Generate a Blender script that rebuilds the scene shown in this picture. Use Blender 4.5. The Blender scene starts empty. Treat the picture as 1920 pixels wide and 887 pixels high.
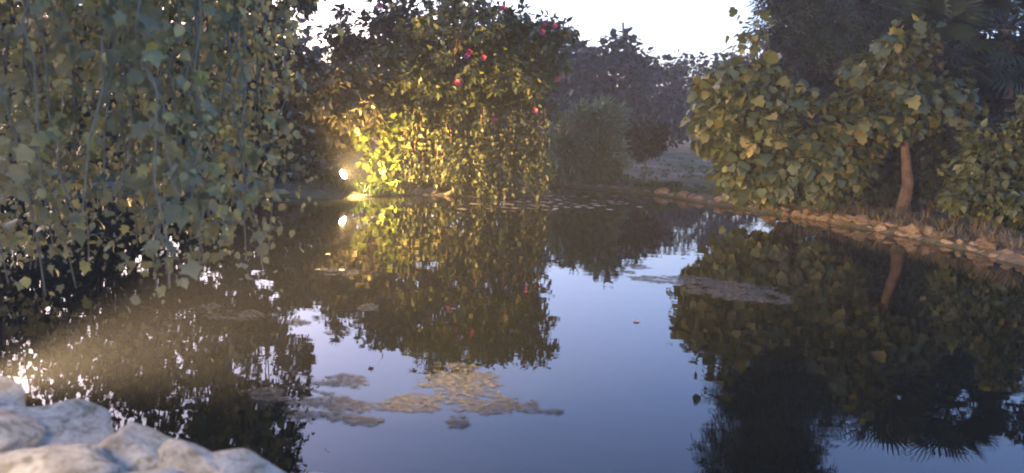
import bpy, bmesh, math, random
import numpy as np
from mathutils import Vector, Matrix, noise

random.seed(7)
rng = np.random.default_rng(11)
scene = bpy.context.scene
C = scene.collection

# ------------------------------------------------------------------ camera
F_PX, CX, CY = 1371.0, 960.0, 443.5
CAM_H, PITCH, ROLL = 1.5, math.radians(8.65), math.radians(3.0)
fwd = Vector((0, math.cos(PITCH), -math.sin(PITCH)))
r0 = Vector((1, 0, 0))
u0 = Vector((0, math.sin(PITCH), math.cos(PITCH)))
cam_r = r0 * math.cos(ROLL) + u0 * math.sin(ROLL)
cam_u = u0 * math.cos(ROLL) - r0 * math.sin(ROLL)
cam_loc = Vector((0, 0, CAM_H))
cd = bpy.data.cameras.new('camera')
cam = bpy.data.objects.new('camera', cd)
C.objects.link(cam)
m = Matrix((cam_r, cam_u, -fwd)).transposed().to_4x4()
m.translation = cam_loc
cam.matrix_world = m
cd.sensor_width = 36.0
cd.lens = F_PX / 1920.0 * 36.0
cd.clip_start, cd.clip_end = 0.05, 2000
cd.dof.use_dof = True
cd.dof.focus_distance = 13.0
cd.dof.aperture_fstop = 1.4
scene.camera = cam

# ------------------------------------------------------------------ sky, sun, exposure
SUN_ELEV, SUN_AZ = math.radians(6.5), math.radians(-48)     # azimuth from +Y, clockwise to +X
world = bpy.data.worlds.new('World')
scene.world = world
world.use_nodes = True
wn = world.node_tree
wn.nodes.clear()
sky = wn.nodes.new('ShaderNodeTexSky')
sky.sky_type = 'NISHITA'
sky.sun_disc = False
sky.sun_elevation = SUN_ELEV
sky.sun_rotation = SUN_AZ
sky.air_density = 1.0
sky.dust_density = 4.0
sky.ozone_density = 3.2
bg = wn.nodes.new('ShaderNodeBackground')
bg.inputs['Strength'].default_value = 0.15
wo = wn.nodes.new('ShaderNodeOutputWorld')
tint = wn.nodes.new('ShaderNodeMixRGB')          # even lavender cast of the evening sky
tint.blend_type = 'MULTIPLY'
tint.inputs[0].default_value = 1.0
tint.inputs[2].default_value = (0.99, 0.845, 1.03, 1)
wn.links.new(sky.outputs[0], tint.inputs[1])
wn.links.new(tint.outputs[0], bg.inputs[0])
wn.links.new(bg.outputs[0], wo.inputs[0])

sd = bpy.data.lights.new('sun', 'SUN')
sd.energy = 0.05
sd.angle = math.radians(10)
sd.color = (1.0, 0.80, 0.62)
sun = bpy.data.objects.new('sun', sd)
C.objects.link(sun)
sdir = Vector((math.sin(SUN_AZ) * math.cos(SUN_ELEV), math.cos(SUN_AZ) * math.cos(SUN_ELEV), math.sin(SUN_ELEV)))
sun.rotation_euler = sdir.to_track_quat('Z', 'Y').to_euler()

scene.view_settings.view_transform = 'Standard'
scene.view_settings.look = 'None'
scene.view_settings.gamma = 1
scene.view_settings.exposure = 3.25
scene.render.engine = 'CYCLES'
scene.cycles.use_denoising = True
scene.cycles.max_bounces = 5
scene.cycles.diffuse_bounces = 2
scene.cycles.glossy_bounces = 2
scene.cycles.transmission_bounces = 2
scene.cycles.transparent_max_bounces = 4
scene.cycles.volume_bounces = 0
scene.cycles.filter_width = 1.9
scene.cycles.sample_clamp_indirect = 4
scene.cycles.caustics_reflective = False
scene.cycles.caustics_refractive = False

# ------------------------------------------------------------------ helpers
def ray(px, py):
    return fwd + cam_r * ((px - CX) / F_PX) + cam_u * ((CY - py) / F_PX)
def P(px, py, z=0.0):
    d = ray(px, py)
    t = (z - CAM_H) / d.z
    return cam_loc + d * t
def D(px, py, y):
    d = ray(px, py)
    return cam_loc + d * (y / d.y)

def tag(o, label=None, cat=None, group=None, kind=None):
    if label: o['label'] = label
    if cat: o['category'] = cat
    if group: o['group'] = group
    if kind: o['kind'] = kind
    return o
def empty(name, loc, label, cat, group=None):
    o = bpy.data.objects.new(name, None)
    o.empty_display_size = 0.2
    C.objects.link(o)
    o.location = loc
    return tag(o, label, cat, group)
def link(name, me, parent=None, world_matrix=None):
    o = bpy.data.objects.new(name, me)
    C.objects.link(o)
    if parent is not None:
        o.parent = parent
        o.matrix_parent_inverse = Matrix.Translation(parent.location).inverted()
    if world_matrix is not None:
        o.matrix_basis = world_matrix
    return o

def np_mesh(name, verts, faces_list, mat, attr=None, smooth=False):
    """faces_list: list of (n,k) int arrays"""
    me = bpy.data.meshes.new(name)
    verts = np.asarray(verts, dtype=np.float32)
    me.vertices.add(len(verts))
    me.vertices.foreach_set('co', verts.ravel())
    loops, starts, totals, s = [], [], [], 0
    for f in faces_list:
        f = np.asarray(f, dtype=np.int32)
        if len(f) == 0: continue
        k = f.shape[1]
        loops.append(f.ravel())
        starts.append(s + np.arange(len(f)) * k)
        totals.append(np.full(len(f), k))
        s += f.size
    loops = np.concatenate(loops); starts = np.concatenate(starts); totals = np.concatenate(totals)
    me.loops.add(len(loops))
    me.loops.foreach_set('vertex_index', loops.astype(np.int32))
    me.polygons.add(len(starts))
    me.polygons.foreach_set('loop_start', starts.astype(np.int32))
    me.polygons.foreach_set('loop_total', totals.astype(np.int32))
    if smooth:
        me.polygons.foreach_set('use_smooth', np.ones(len(starts), dtype=bool))
    if attr is not None:
        a = me.attributes.new('rnd', 'FLOAT', 'POINT')
        a.data.foreach_set('value', np.asarray(attr, dtype=np.float32))
    me.update(calc_edges=True)
    me.validate()
    if mat: me.materials.append(mat)
    return me

# ------------------------------------------------------------------ materials
def new_mat(name):
    mt = bpy.data.materials.new(name)
    mt.use_nodes = True
    nt = mt.node_tree
    return mt, nt, nt.nodes['Principled BSDF'], nt.nodes['Material Output']
def ramp(nt, fac, stops):
    r = nt.nodes.new('ShaderNodeValToRGB')
    el = r.color_ramp.elements
    while len(el) > 1: el.remove(el[0])
    el[0].position, el[0].color = stops[0][0], (*stops[0][1], 1)
    for p, c in stops[1:]:
        e = el.new(p); e.color = (*c, 1)
    nt.links.new(fac, r.inputs[0])
    return r
def noise_node(nt, scale, detail=4, rough=0.6, coord='Object', dist=0.0):
    tc = nt.nodes.new('ShaderNodeTexCoord')
    n = nt.nodes.new('ShaderNodeTexNoise')
    n.inputs['Scale'].default_value = scale
    n.inputs['Detail'].default_value = detail
    n.inputs['Roughness'].default_value = rough
    n.inputs['Distortion'].default_value = dist
    nt.links.new(tc.outputs[coord], n.inputs['Vector'])
    return n
def bump(nt, bsdf, height, strength, distance=0.02):
    b = nt.nodes.new('ShaderNodeBump')
    b.inputs['Strength'].default_value = strength
    b.inputs['Distance'].default_value = distance
    nt.links.new(height, b.inputs['Height'])
    nt.links.new(b.outputs[0], bsdf.inputs['Normal'])
def leaf_mat(name, stops, transl=0.3, rough=0.5, per_object=False, spec=0.3):
    mt, nt, b, out = new_mat(name)
    if per_object:
        src = nt.nodes.new('ShaderNodeObjectInfo').outputs['Random']
    else:
        a = nt.nodes.new('ShaderNodeAttribute'); a.attribute_name = 'rnd'
        src = a.outputs['Fac']
    r = ramp(nt, src, stops)
    n = noise_node(nt, 9.0, 3, 0.6)
    mx = nt.nodes.new('ShaderNodeMixRGB'); mx.blend_type = 'MULTIPLY'
    mx.inputs[0].default_value = 0.45
    nr = ramp(nt, n.outputs['Fac'], [(0.3, (0.5, 0.5, 0.45)), (0.7, (1, 1, 1))])
    nt.links.new(r.outputs[0], mx.inputs[1]); nt.links.new(nr.outputs[0], mx.inputs[2])
    nt.links.new(mx.outputs[0], b.inputs['Base Color'])
    b.inputs['Roughness'].default_value = rough
    b.inputs['Specular IOR Level'].default_value = spec
    t = nt.nodes.new('ShaderNodeBsdfTranslucent')
    nt.links.new(mx.outputs[0], t.inputs[0])
    ms = nt.nodes.new('ShaderNodeMixShader'); ms.inputs[0].default_value = transl
    nt.links.new(b.outputs[0], ms.inputs[1]); nt.links.new(t.outputs[0], ms.inputs[2])
    nt.links.new(ms.outputs[0], out.inputs['Surface'])
    return mt
def rough_mat(name, stops, scale, bstr=0.6, bscale=None, rough=0.9, dist=0.02, per_object=0.0, coord='Object'):
    mt, nt, b, out = new_mat(name)
    n = noise_node(nt, scale, 6, 0.65, coord)
    src = n.outputs['Fac']
    if per_object:
        oi = nt.nodes.new('ShaderNodeObjectInfo')
        ma = nt.nodes.new('ShaderNodeMath'); ma.operation = 'MULTIPLY_ADD'
        ma.inputs[1].default_value = per_object
        nt.links.new(oi.outputs['Random'], ma.inputs[0]); nt.links.new(src, ma.inputs[2])
        sb = nt.nodes.new('ShaderNodeMath'); sb.operation = 'SUBTRACT'; sb.inputs[1].default_value = per_object / 2
        nt.links.new(ma.outputs[0], sb.inputs[0]); src = sb.outputs[0]
    r = ramp(nt, src, stops)
    nt.links.new(r.outputs[0], b.inputs['Base Color'])
    b.inputs['Roughness'].default_value = rough
    b.inputs['Specular IOR Level'].default_value = 0.2
    n2 = noise_node(nt, bscale or scale * 4, 8, 0.7, coord)
    bump(nt, b, n2.outputs['Fac'], bstr, dist)
    return mt

M = {}
M['bark'] = rough_mat('bark', [(0.3, (0.05, 0.035, 0.025)), (0.6, (0.12, 0.085, 0.06)), (0.8, (0.19, 0.15, 0.11))], 9, 0.8, 30)
M['bark_pale'] = rough_mat('pale_bark', [(0.3, (0.06, 0.036, 0.024)), (0.55, (0.125, 0.078, 0.05)), (0.8, (0.20, 0.14, 0.095))], 7, 0.8, 24)
M['stem'] = rough_mat('stem', [(0.3, (0.14, 0.075, 0.04)), (0.7, (0.28, 0.17, 0.09))], 12, 0.4)
M['vine'] = rough_mat('vine_stem', [(0.3, (0.12, 0.11, 0.075)), (0.7, (0.24, 0.21, 0.15))], 12, 0.4)
M['stone'] = rough_mat('limestone', [(0.28, (0.06, 0.04, 0.028)), (0.48, (0.14, 0.098, 0.07)), (0.72, (0.25, 0.185, 0.135))], 5, 0.9, 16, 0.92, 0.03, 0.25)
def boulder_mat():
    mt, nt, b, out = new_mat('weathered_boulder')
    n = noise_node(nt, 3.2, 8, 0.7, 'Object'); n2 = noise_node(nt, 22, 8, 0.75, 'Object'); n3 = noise_node(nt, 7, 5, 0.6, 'Object', 1.2)
    r = ramp(nt, n.outputs['Fac'], [(0.3, (0.25, 0.235, 0.19)), (0.5, (0.40, 0.38, 0.32)), (0.7, (0.52, 0.495, 0.42))])
    g2 = ramp(nt, n2.outputs['Fac'], [(0.36, (0.5, 0.48, 0.44)), (0.6, (1, 1, 1))])
    g3 = ramp(nt, n3.outputs['Fac'], [(0.40, (0.42, 0.40, 0.33)), (0.47, (1, 1, 1))])
    m1 = nt.nodes.new('ShaderNodeMixRGB'); m1.blend_type = 'MULTIPLY'; m1.inputs[0].default_value = 0.8
    m2 = nt.nodes.new('ShaderNodeMixRGB'); m2.blend_type = 'MULTIPLY'; m2.inputs[0].default_value = 0.7
    nt.links.new(r.outputs[0], m1.inputs[1]); nt.links.new(g2.outputs[0], m1.inputs[2])
    nt.links.new(m1.outputs[0], m2.inputs[1]); nt.links.new(g3.outputs[0], m2.inputs[2])
    nt.links.new(m2.outputs[0], b.inputs['Base Color']); b.inputs['Roughness'].default_value = 0.95; b.inputs['Specular IOR Level'].default_value = 0.15
    ad = nt.nodes.new('ShaderNodeMath'); ad.operation = 'ADD'
    nt.links.new(n2.outputs['Fac'], ad.inputs[0]); nt.links.new(n.outputs['Fac'], ad.inputs[1])
    bump(nt, b, ad.outputs[0], 0.8, 0.018)
    return mt
M['stone_near'] = boulder_mat()
M['soil'] = None

# ------------------------------------------------------------------ pond outline
def xy(p): return (p.x, p.y)
pond = [
    xy(P(1030, 349)), xy(P(1130, 357)), xy(P(1230, 367)), xy(P(1330, 382)), xy(P(1430, 398)), xy(P(1530, 414)),
    xy(P(1620, 430)), xy(P(1710, 448)), xy(P(1810, 470)), xy(P(1915, 497)), (7.3, 8.3), (8.0, 6.4), (7.6, 4.2), (5.8, 2.3), (3.2, 1.55),
    (1.2, 1.6), (0.2, 2.0), (-0.75, 2.6), (-1.45, 2.85), (-2.1, 3.1), (-2.75, 3.45), (-3.8, 4.4), (-5.6, 5.2), (-8.2, 6.6), (-10.2, 8.6),
    (-10.2, 11.0), (-8.2, 12.6), (-6.0, 13.2), (-4.4, 13.2), (-3.5, 13.2), (-2.9, 13.7), (-2.4, 14.7), (-1.2, 15.0), (0.0, 15.2), (0.4, 15.9),
]
pond = np.array(pond)
def pond_sd(X, Y):
    """signed distance to the pond outline, negative inside"""
    shp = X.shape
    x, y = X.ravel(), Y.ravel()
    d = np.full(x.shape, 1e9); ins = np.zeros(x.shape, bool)
    n = len(pond)
    for i in range(n):
        ax, ay = pond[i]; bx, by = pond[(i + 1) % n]
        ex, ey = bx - ax, by - ay
        t = np.clip(((x - ax) * ex + (y - ay) * ey) / (ex * ex + ey * ey), 0, 1)
        d = np.minimum(d, np.hypot(x - ax - t * ex, y - ay - t * ey))
        c = ((ay > y) != (by > y)) & (x < (bx - ax) * (y - ay) / (by - ay + 1e-12) + ax)
        ins ^= c
    return np.where(ins, -d, d).reshape(shp)
def vnoise(X, Y, s, seed=0.0):
    out = np.empty(X.size)
    for i, (a, b) in enumerate(zip(X.ravel(), Y.ravel())):
        out[i] = noise.noise((a * s, b * s, seed))
    return out.reshape(X.shape)
def ground_z(x, y):
    """height of the ground at one spot"""
    s = float(pond_sd(np.array([x]), np.array([y]))[0])
    return float(height(np.array([s]), np.array([x]), np.array([y]))[0])
def height(s, X, Y):
    bank = 0.05 + 0.17 * np.clip(s / 0.7, 0, 1)
    z = np.where(s < 0, np.maximum(-0.7, s * 0.9 + 0.03), bank)
    far = np.clip((Y - 20) / 40.0, 0, 1)
    z = z + np.where(s > 0, far * 0.45 + np.clip((np.abs(X) - 12) / 40, 0, 1) * 0.5, 0)
    z = z + np.where(s > 0.1, vnoise(X, Y, 0.45, 3.1) * 0.07 * np.clip(s, 0, 1.5), 0)
    return z

# ------------------------------------------------------------------ ground
gx = np.concatenate([np.linspace(-70, -16, 16)[:-1], np.arange(-16, 14, 0.22), np.linspace(14, 70, 16)])
gy = np.concatenate([np.linspace(-30, -4, 8)[:-1], np.arange(-4, 24, 0.22), np.linspace(24, 60, 28)[:-1], np.linspace(60, 90, 6)])
GX, GY = np.meshgrid(gx, gy)
GZ = height(pond_sd(GX, GY), GX, GY)
nx_, ny_ = len(gx), len(gy)
ii = (np.arange(ny_ - 1)[:, None] * nx_ + np.arange(nx_ - 1)[None, :]).ravel()
gmat, nt, b, out = new_mat('ground_soil')
n1 = noise_node(nt, 0.55, 6, 0.65); n2 = noise_node(nt, 6.0, 8, 0.7)
r1 = ramp(nt, n1.outputs['Fac'], [(0.38, (0.055, 0.075, 0.03)), (0.5, (0.10, 0.085, 0.05)), (0.62, (0.17, 0.13, 0.10))])
r2 = ramp(nt, n2.outputs['Fac'], [(0.3, (0.45, 0.45, 0.45)), (0.7, (1.1, 1.1, 1.1))])
mx = nt.nodes.new('ShaderNodeMixRGB'); mx.blend_type = 'MULTIPLY'; mx.inputs[0].default_value = 1
nt.links.new(r1.outputs[0], mx.inputs[1]); nt.links.new(r2.outputs[0], mx.inputs[2])
nt.links.new(mx.outputs[0], b.inputs['Base Color'])
b.inputs['Roughness'].default_value = 1.0
b.inputs['Specular IOR Level'].default_value = 0.1
bump(nt, b, n2.outputs['Fac'], 1.0, 0.08)
ground = link('ground', np_mesh('ground', np.stack([GX.ravel(), GY.ravel(), GZ.ravel()], 1),
              [np.stack([ii, ii + 1, ii + nx_ + 1, ii + nx_], 1)], gmat, smooth=True))
tag(ground, 'brown earth and thin grass around the pond', kind='structure')

# ------------------------------------------------------------------ water
wmat, nt, b, out = new_mat('pond_water')
b.inputs['Base Color'].default_value = (0.006, 0.0065, 0.004, 1)
b.inputs['Roughness'].default_value = 0.012
b.inputs['IOR'].default_value = 1.333
tc = nt.nodes.new('ShaderNodeTexCoord')
mp = nt.nodes.new('ShaderNodeMapping'); mp.inputs['Scale'].default_value = (0.8, 2.2, 1)
nt.links.new(tc.outputs['Object'], mp.inputs[0])
wv = nt.nodes.new('ShaderNodeTexNoise'); wv.inputs['Scale'].default_value = 1.6; wv.inputs['Detail'].default_value = 3
nt.links.new(mp.outputs[0], wv.inputs['Vector'])
bump(nt, b, wv.outputs['Fac'], 0.055, 0.02)
wx = np.linspace(-13, 11, 25); wy = np.linspace(-1, 20, 22)
WX, WY = np.meshgrid(wx, wy)
jj = (np.arange(21)[:, None] * 25 + np.arange(24)[None, :]).ravel()
water = link('pond_water', np_mesh('pond_water', np.stack([WX.ravel(), WY.ravel(), WX.ravel() * 0], 1),
             [np.stack([jj, jj + 1, jj + 26, jj + 25], 1)], wmat))
tag(water, 'dark still pond water mirroring trees and evening sky', kind='structure')

# ------------------------------------------------------------------ plant building
def outline_leaf(pts, fold=0.12, droop=0.25):
    """leaf from right-hand outline (x,y) list, y from base to tip; fan around midrib"""
    v = [(0, 0, 0)]
    mid = [(0, y, 0) for x, y in pts]
    verts, faces = [(0, 0, 0)], []
    R, Mi, L = [], [], []
    for x, y in pts:
        z = -droop * y * y
        Mi.append(len(verts)); verts.append((0, y * 0.96, z - 0.0))
        R.append(len(verts)); verts.append((x, y, z + fold * x))
        L.append(len(verts)); verts.append((-x, y, z + fold * x))
    tip = len(verts); verts.append((0, 1, -droop))
    faces += [(0, R[0], Mi[0]), (0, Mi[0], L[0])]
    for i in range(len(pts) - 1):
        faces += [(Mi[i], R[i], R[i + 1]), (Mi[i], R[i + 1], Mi[i + 1]), (Mi[i], Mi[i + 1], L[i + 1]), (Mi[i], L[i + 1], L[i])]
    faces += [(Mi[-1], R[-1], tip), (Mi[-1], tip, L[-1])]
    return np.array(verts, dtype=np.float32), np.array(faces)
def fan_leaf(outline, droop=0.25, cup=0.1, c=(0, 0.42)):
    verts = [(c[0], c[1], 0.0)]
    for x, y in outline:
        r2 = (x - c[0]) ** 2 + (y - c[1]) ** 2
        verts.append((x, y, -droop * max(y, 0) ** 2 + cup * abs(x) - 0.08 * math.sin(9 * x + 4 * y) * r2))
    n = len(outline)
    faces = [(0, 1 + i, 1 + (i + 1) % n) for i in range(n)]
    return np.array(verts, dtype=np.float32), np.array(faces)
LEAF = {}
LEAF['oval'] = outline_leaf([(0.30, 0.45)], 0.3, 0.25)
LEAF['broad'] = outline_leaf([(0.36, 0.28), (0.34, 0.62)], 0.2, 0.3)
LEAF['slim'] = outline_leaf([(0.10, 0.45)], 0.3, 0.3)
_vine = [(0, 0), (0.22, -0.06), (0.50, 0.14), (0.36, 0.30), (0.58, 0.56), (0.30, 0.62), (0.20, 0.72), (0, 1.0)]
_vine = _vine + [(-x, y) for x, y in reversed(_vine[1:-1])]
LEAF['lobed'] = fan_leaf(_vine, 0.35, 0.12)
_fig = [(0, 0), (0.26, -0.05), (0.52, 0.18), (0.50, 0.42), (0.34, 0.50), (0.42, 0.72), (0.24, 0.78), (0, 1.0)]
_fig = _fig + [(-x * 0.92, y + 0.03) for x, y in reversed(_fig[1:-1])]
LEAF['fig'] = fan_leaf(_fig, 0.4, 0.15)
# a short sprig of narrow leaves, for feathery trees
def sprig():
    V, Fc = [], []
    for k in range(7):
        s = 1 if k % 2 else -1
        y = 0.12 + 0.12 * k
        a = 0.9 - 0.08 * k
        v, f = LEAF['slim']
        ca, sa = math.cos(s * a), math.sin(s * a)
        vv = v * 0.42
        w = np.stack([vv[:, 0] * ca + vv[:, 1] * sa, -vv[:, 0] * sa + vv[:, 1] * ca + y, vv[:, 2] - 0.2 * y * y], 1)
        Fc.append(f + len(V) * len(v)); V.append(w)
    return np.concatenate(V), np.concatenate(Fc)
LEAF['sprig'] = sprig()

def unit(a):
    return a / (np.linalg.norm(a, axis=1, keepdims=True) + 1e-9)
def leaf_frames(N, tipdir, tip_rand, up_rand, g):
    t = unit(tipdir + g.normal(0, tip_rand, (N, 3)))
    nrm = np.array([[0, 0, 1.0]]) + g.normal(0, up_rand, (N, 3))
    nrm = unit(nrm - (nrm * t).sum(1, keepdims=True) * t)
    x = np.cross(t, nrm)
    return np.stack([x, t, nrm], 2)       # columns
def leaf_cloud(name, kind, pos, size, frames, mat, g, rnd=None):
    v, f = LEAF[kind]
    N = len(pos)
    wv_ = np.einsum('nij,vj->nvi', frames * size[:, None, None], v) + pos[:, None, :]
    ff = f[None] + (np.arange(N) * len(v))[:, None, None]
    r = g.random(N) if rnd is None else rnd
    return np_mesh(name, wv_.reshape(-1, 3), [ff.reshape(-1, f.shape[1])], mat, np.repeat(r, len(v)))

class Tubes:
    def __init__(self): self.v, self.f, self.n = [], [], 0
    def add(self, pts, radii, sides=6):
        pts = [Vector(p) for p in pts]
        rings = []
        for i, p in enumerate(pts):
            d = (pts[min(i + 1, len(pts) - 1)] - pts[max(i - 1, 0)])
            d.normalize()
            a = Vector((1, 0, 0)) if abs(d.x) < 0.8 else Vector((0, 1, 0))
            u = d.cross(a).normalized(); w = d.cross(u)
            for k in range(sides):
                an = 2 * math.pi * k / sides
                self.v.append(p + (u * math.cos(an) + w * math.sin(an)) * radii[i])
        for i in range(len(pts) - 1):
            for k in range(sides):
                a_, b_ = self.n + i * sides + k, self.n + i * sides + (k + 1) % sides
                self.f.append((a_, b_, b_ + sides, a_ + sides))
        self.n += len(pts) * sides
    def mesh(self, name, mat):
        return np_mesh(name, [tuple(p) for p in self.v], [np.array(self.f)], mat, smooth=True)
def bent(a, b, k, wob, sag=0.0):
    a, b = Vector(a), Vector(b)
    out = []
    L = (b - a).length
    for i in range(k + 1):
        t = i / k
        p = a.lerp(b, t)
        w = wob * L * math.sin(math.pi * t)
        p += Vector((random.uniform(-1, 1), random.uniform(-1, 1), random.uniform(-1, 1))) * w
        p.z += sag * L * math.sin(math.pi * t)
        out.append(p)
    return out

def sample_blobs(blobs, n, g, shell=0.5):
    """points in a union of ellipsoids (center, radii); shell>0 pushes towards the surface"""
    vol = np.array([bl[1][0] * bl[1][1] * bl[1][2] for bl in blobs]) ** 0.75
    pick = g.choice(len(blobs), n, p=vol / vol.sum())
    d = unit(g.normal(0, 1, (n, 3)))
    r = g.random(n) ** (1 / 3)
    r = r * (1 - shell) + shell * (0.72 + 0.28 * r)
    c = np.array([bl[0] for bl in blobs])[pick]; rad = np.array([bl[1] for bl in blobs])[pick]
    return c + d * rad * r[:, None], c

def woody(base, blobs, clusters, trunk_r, top, mat, lean=(0, 0), multi=1, limb_n=30):
    """tapered trunk with limbs to a share of the leaf clumps"""
    tb = Tubes()
    base = Vector(base)
    nodes = []
    for s in range(multi):
        off = Vector((random.uniform(-1, 1), random.uniform(-1, 1), 0)) * (0.18 * (multi > 1)) * trunk_r * 12
        tp = Vector(top) + (off * 2.2 if multi > 1 else Vector())
        st = base + off * 0.6 - Vector((0, 0, 0.1))
        pts = bent(st, tp, 7, 0.035)
        rr = trunk_r / math.sqrt(multi)
        tb.add(pts, [rr * (1.35 if i == 0 else 1) * (1 - 0.8 * i / 7) for i in range(8)], 8)
        nodes += [(p, rr * (1 - 0.8 * i / 7)) for i, p in enumerate(pts) if i >= (1 if multi > 1 else 2)]
    idx = np.concatenate([np.random.default_rng(3).permutation(len(clusters))[:limb_n], np.arange(max(0, len(clusters) - 8), len(clusters))])
    for i in idx:
        c = Vector(clusters[i])
        best = min(nodes, key=lambda q: (q[0] - c).length + (0.6 * max(0, q[0].z - c.z + 0.2)))
        pts = bent(best[0], c, 4, 0.06, 0.05)
        r = max(0.008, best[1] * 0.45)
        tb.add(pts, [r * (1 - 0.18 * k) for k in range(5)], 5)
    return tb.mesh('trunk', mat)

def plant(name, label, cat, base, blobs, mat, leaf='oval', size=0.13, n_cl=120, per=45, cl_r=0.28, shell=0.4, trunk_r=0.08,
          top=None, droop=0.5, tip_rand=0.5, up_rand=0.5, bark='bark', multi=1, limb_n=30, seed=1, group=None, squash=0.7,
          parts=0, part_mat=None, zmin=None, leaf_var=0.42, extra=None):
    g = np.random.default_rng(seed); random.seed(seed)
    base = Vector(base)
    blobs = [(np.array(c, float), np.array(r, float)) for c, r in blobs]
    cl, cc = sample_blobs(blobs, n_cl, g, shell)
    if extra:
        ex = np.array(extra); cl = np.concatenate([cl, ex]); cc = np.concatenate([cc, ex - np.array([0, 0, 0.6])]); n_cl = len(cl)
    root = empty(name, base, label, cat, group)
    top = Vector(top) if top is not None else Vector(blobs[0][0])
    link('trunk', woody(base, blobs, cl, trunk_r, top, M[bark], multi=multi, limb_n=limb_n), root)
    ci = np.repeat(np.arange(n_cl), per)
    if extra: ci = np.concatenate([ci[:(n_cl - len(extra)) * per], np.repeat(np.arange(n_cl - len(extra), n_cl), 4)])
    N = len(ci)
    d = unit(g.normal(0, 1, (N, 3)))
    rr = g.random(N) ** 0.5 * cl_r * g.uniform(0.55, 1.4, n_cl)[ci]
    pos = cl[ci] + d * rr[:, None] * np.array([1, 1, squash])
    outd = unit(pos - cc[ci]) * 0.6 + d * 0.5 + np.array([0, 0, -droop])
    if zmin is not None:
        pos[:, 2] = np.where(pos[:, 2] < zmin, zmin + g.random(N) * 0.25, pos[:, 2])
    sz = size * (1 + leaf_var * g.normal(0, 1, N)).clip(0.45, 1.5)
    fr = leaf_frames(N, outd, tip_rand, up_rand, g)
    rnd = (g.random(N) * 0.6 + g.random(n_cl)[ci] * 0.4)
    if parts:
        # the leaves nearest the camera are separate pieces, the rest one mass
        dist = np.linalg.norm(pos - np.array(cam_loc), axis=1) + g.random(N) * 0.5
        order = np.argsort(dist)
        sel, rest = order[:parts], order[parts:]
        v, f = LEAF[leaf]
        me = np_mesh('leaf', v, [f], part_mat)
        for k in sel:
            mw = Matrix([[*(fr[k][i] * sz[k]), pos[k][i]] for i in range(3)] + [[0, 0, 0, 1]])
            link('leaf', me, root, mw)
        pos, sz, fr, rnd = pos[rest], sz[rest], fr[rest], rnd[rest]
    cr = link('crown', leaf_cloud('crown', leaf, pos, sz, fr, mat, g, rnd), root)
    if parts: cr['kind'] = 'stuff'
    return root

def pxblob(px, py, y, rpx, rpy, ry=None):
    """an ellipsoid seen around pixel (px,py) at distance y; radii given as the photo shows them"""
    c = D(px, py, y)
    s = y / F_PX
    return ((c.x, c.y, c.z), (rpx * s, ry if ry else rpx * s * 0.8, rpy * s))
def base_at(px, y):
    x = D(px, 400, y).x
    return (x, y, ground_z(x, y))

G3 = lambda a, b_, c: [(0.0, a), (0.55, b_), (1.0, c)]
M['leaf_dark'] = leaf_mat('dark_leaves', G3((0.010, 0.016, 0.011), (0.022, 0.034, 0.02), (0.045, 0.058, 0.032)))
M['leaf_blue'] = leaf_mat('bluish_leaves', G3((0.008, 0.018, 0.019), (0.016, 0.032, 0.032), (0.028, 0.05, 0.046)), 0.2)
M['leaf_far'] = leaf_mat('far_leaves', G3((0.008, 0.011, 0.009), (0.015, 0.019, 0.015), (0.028, 0.032, 0.025)), 0.2)
M['leaf_grey'] = leaf_mat('grey_green_leaves', G3((0.08, 0.12, 0.065), (0.13, 0.18, 0.10), (0.19, 0.24, 0.14)), 0.25)
M['leaf_brown'] = leaf_mat('brownish_leaves', G3((0.05, 0.042, 0.022), (0.085, 0.075, 0.035), (0.13, 0.11, 0.045)), 0.25)
M['leaf_hib'] = leaf_mat('hibiscus_leaves', G3((0.03, 0.04, 0.014), (0.065, 0.075, 0.024), (0.13, 0.12, 0.036)), 0.25)
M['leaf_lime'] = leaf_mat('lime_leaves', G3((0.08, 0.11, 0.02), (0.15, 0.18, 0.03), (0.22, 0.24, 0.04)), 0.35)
M['leaf_fig'] = leaf_mat('fig_leaves', [(0, (0.035, 0.05, 0.02)), (0.5, (0.05, 0.062, 0.022)), (0.85, (0.115, 0.105, 0.028)), (1, (0.18, 0.14, 0.045))], 0.25)
M['leaf_fig1'] = leaf_mat('fig_leaf', [(0, (0.035, 0.05, 0.02)), (0.5, (0.05, 0.062, 0.022)), (0.85, (0.115, 0.105, 0.028)), (1, (0.18, 0.14, 0.045))], 0.25, per_object=True)
M['leaf_vine'] = leaf_mat('vine_leaves', [(0, (0.16, 0.155, 0.08)), (0.6, (0.23, 0.22, 0.115)), (0.88, (0.28, 0.285, 0.13)), (1, (0.34, 0.33, 0.11))], 0.4)
M['leaf_vine1'] = leaf_mat('vine_leaf', [(0, (0.16, 0.155, 0.08)), (0.6, (0.23, 0.22, 0.115)), (0.88, (0.28, 0.285, 0.13)), (1, (0.38, 0.37, 0.11))], 0.4, per_object=True)
M['palm'] = leaf_mat('palm_fronds', G3((0.012, 0.026, 0.022), (0.02, 0.038, 0.03), (0.03, 0.05, 0.036)), 0.2, per_object=True)
M['dry'] = leaf_mat('dry_grass', G3((0.08, 0.06, 0.03), (0.15, 0.11, 0.055), (0.24, 0.19, 0.10)), 0.2)
M['grass'] = leaf_mat('green_grass', G3((0.03, 0.055, 0.02), (0.05, 0.085, 0.03), (0.09, 0.11, 0.05)), 0.2)

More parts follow.
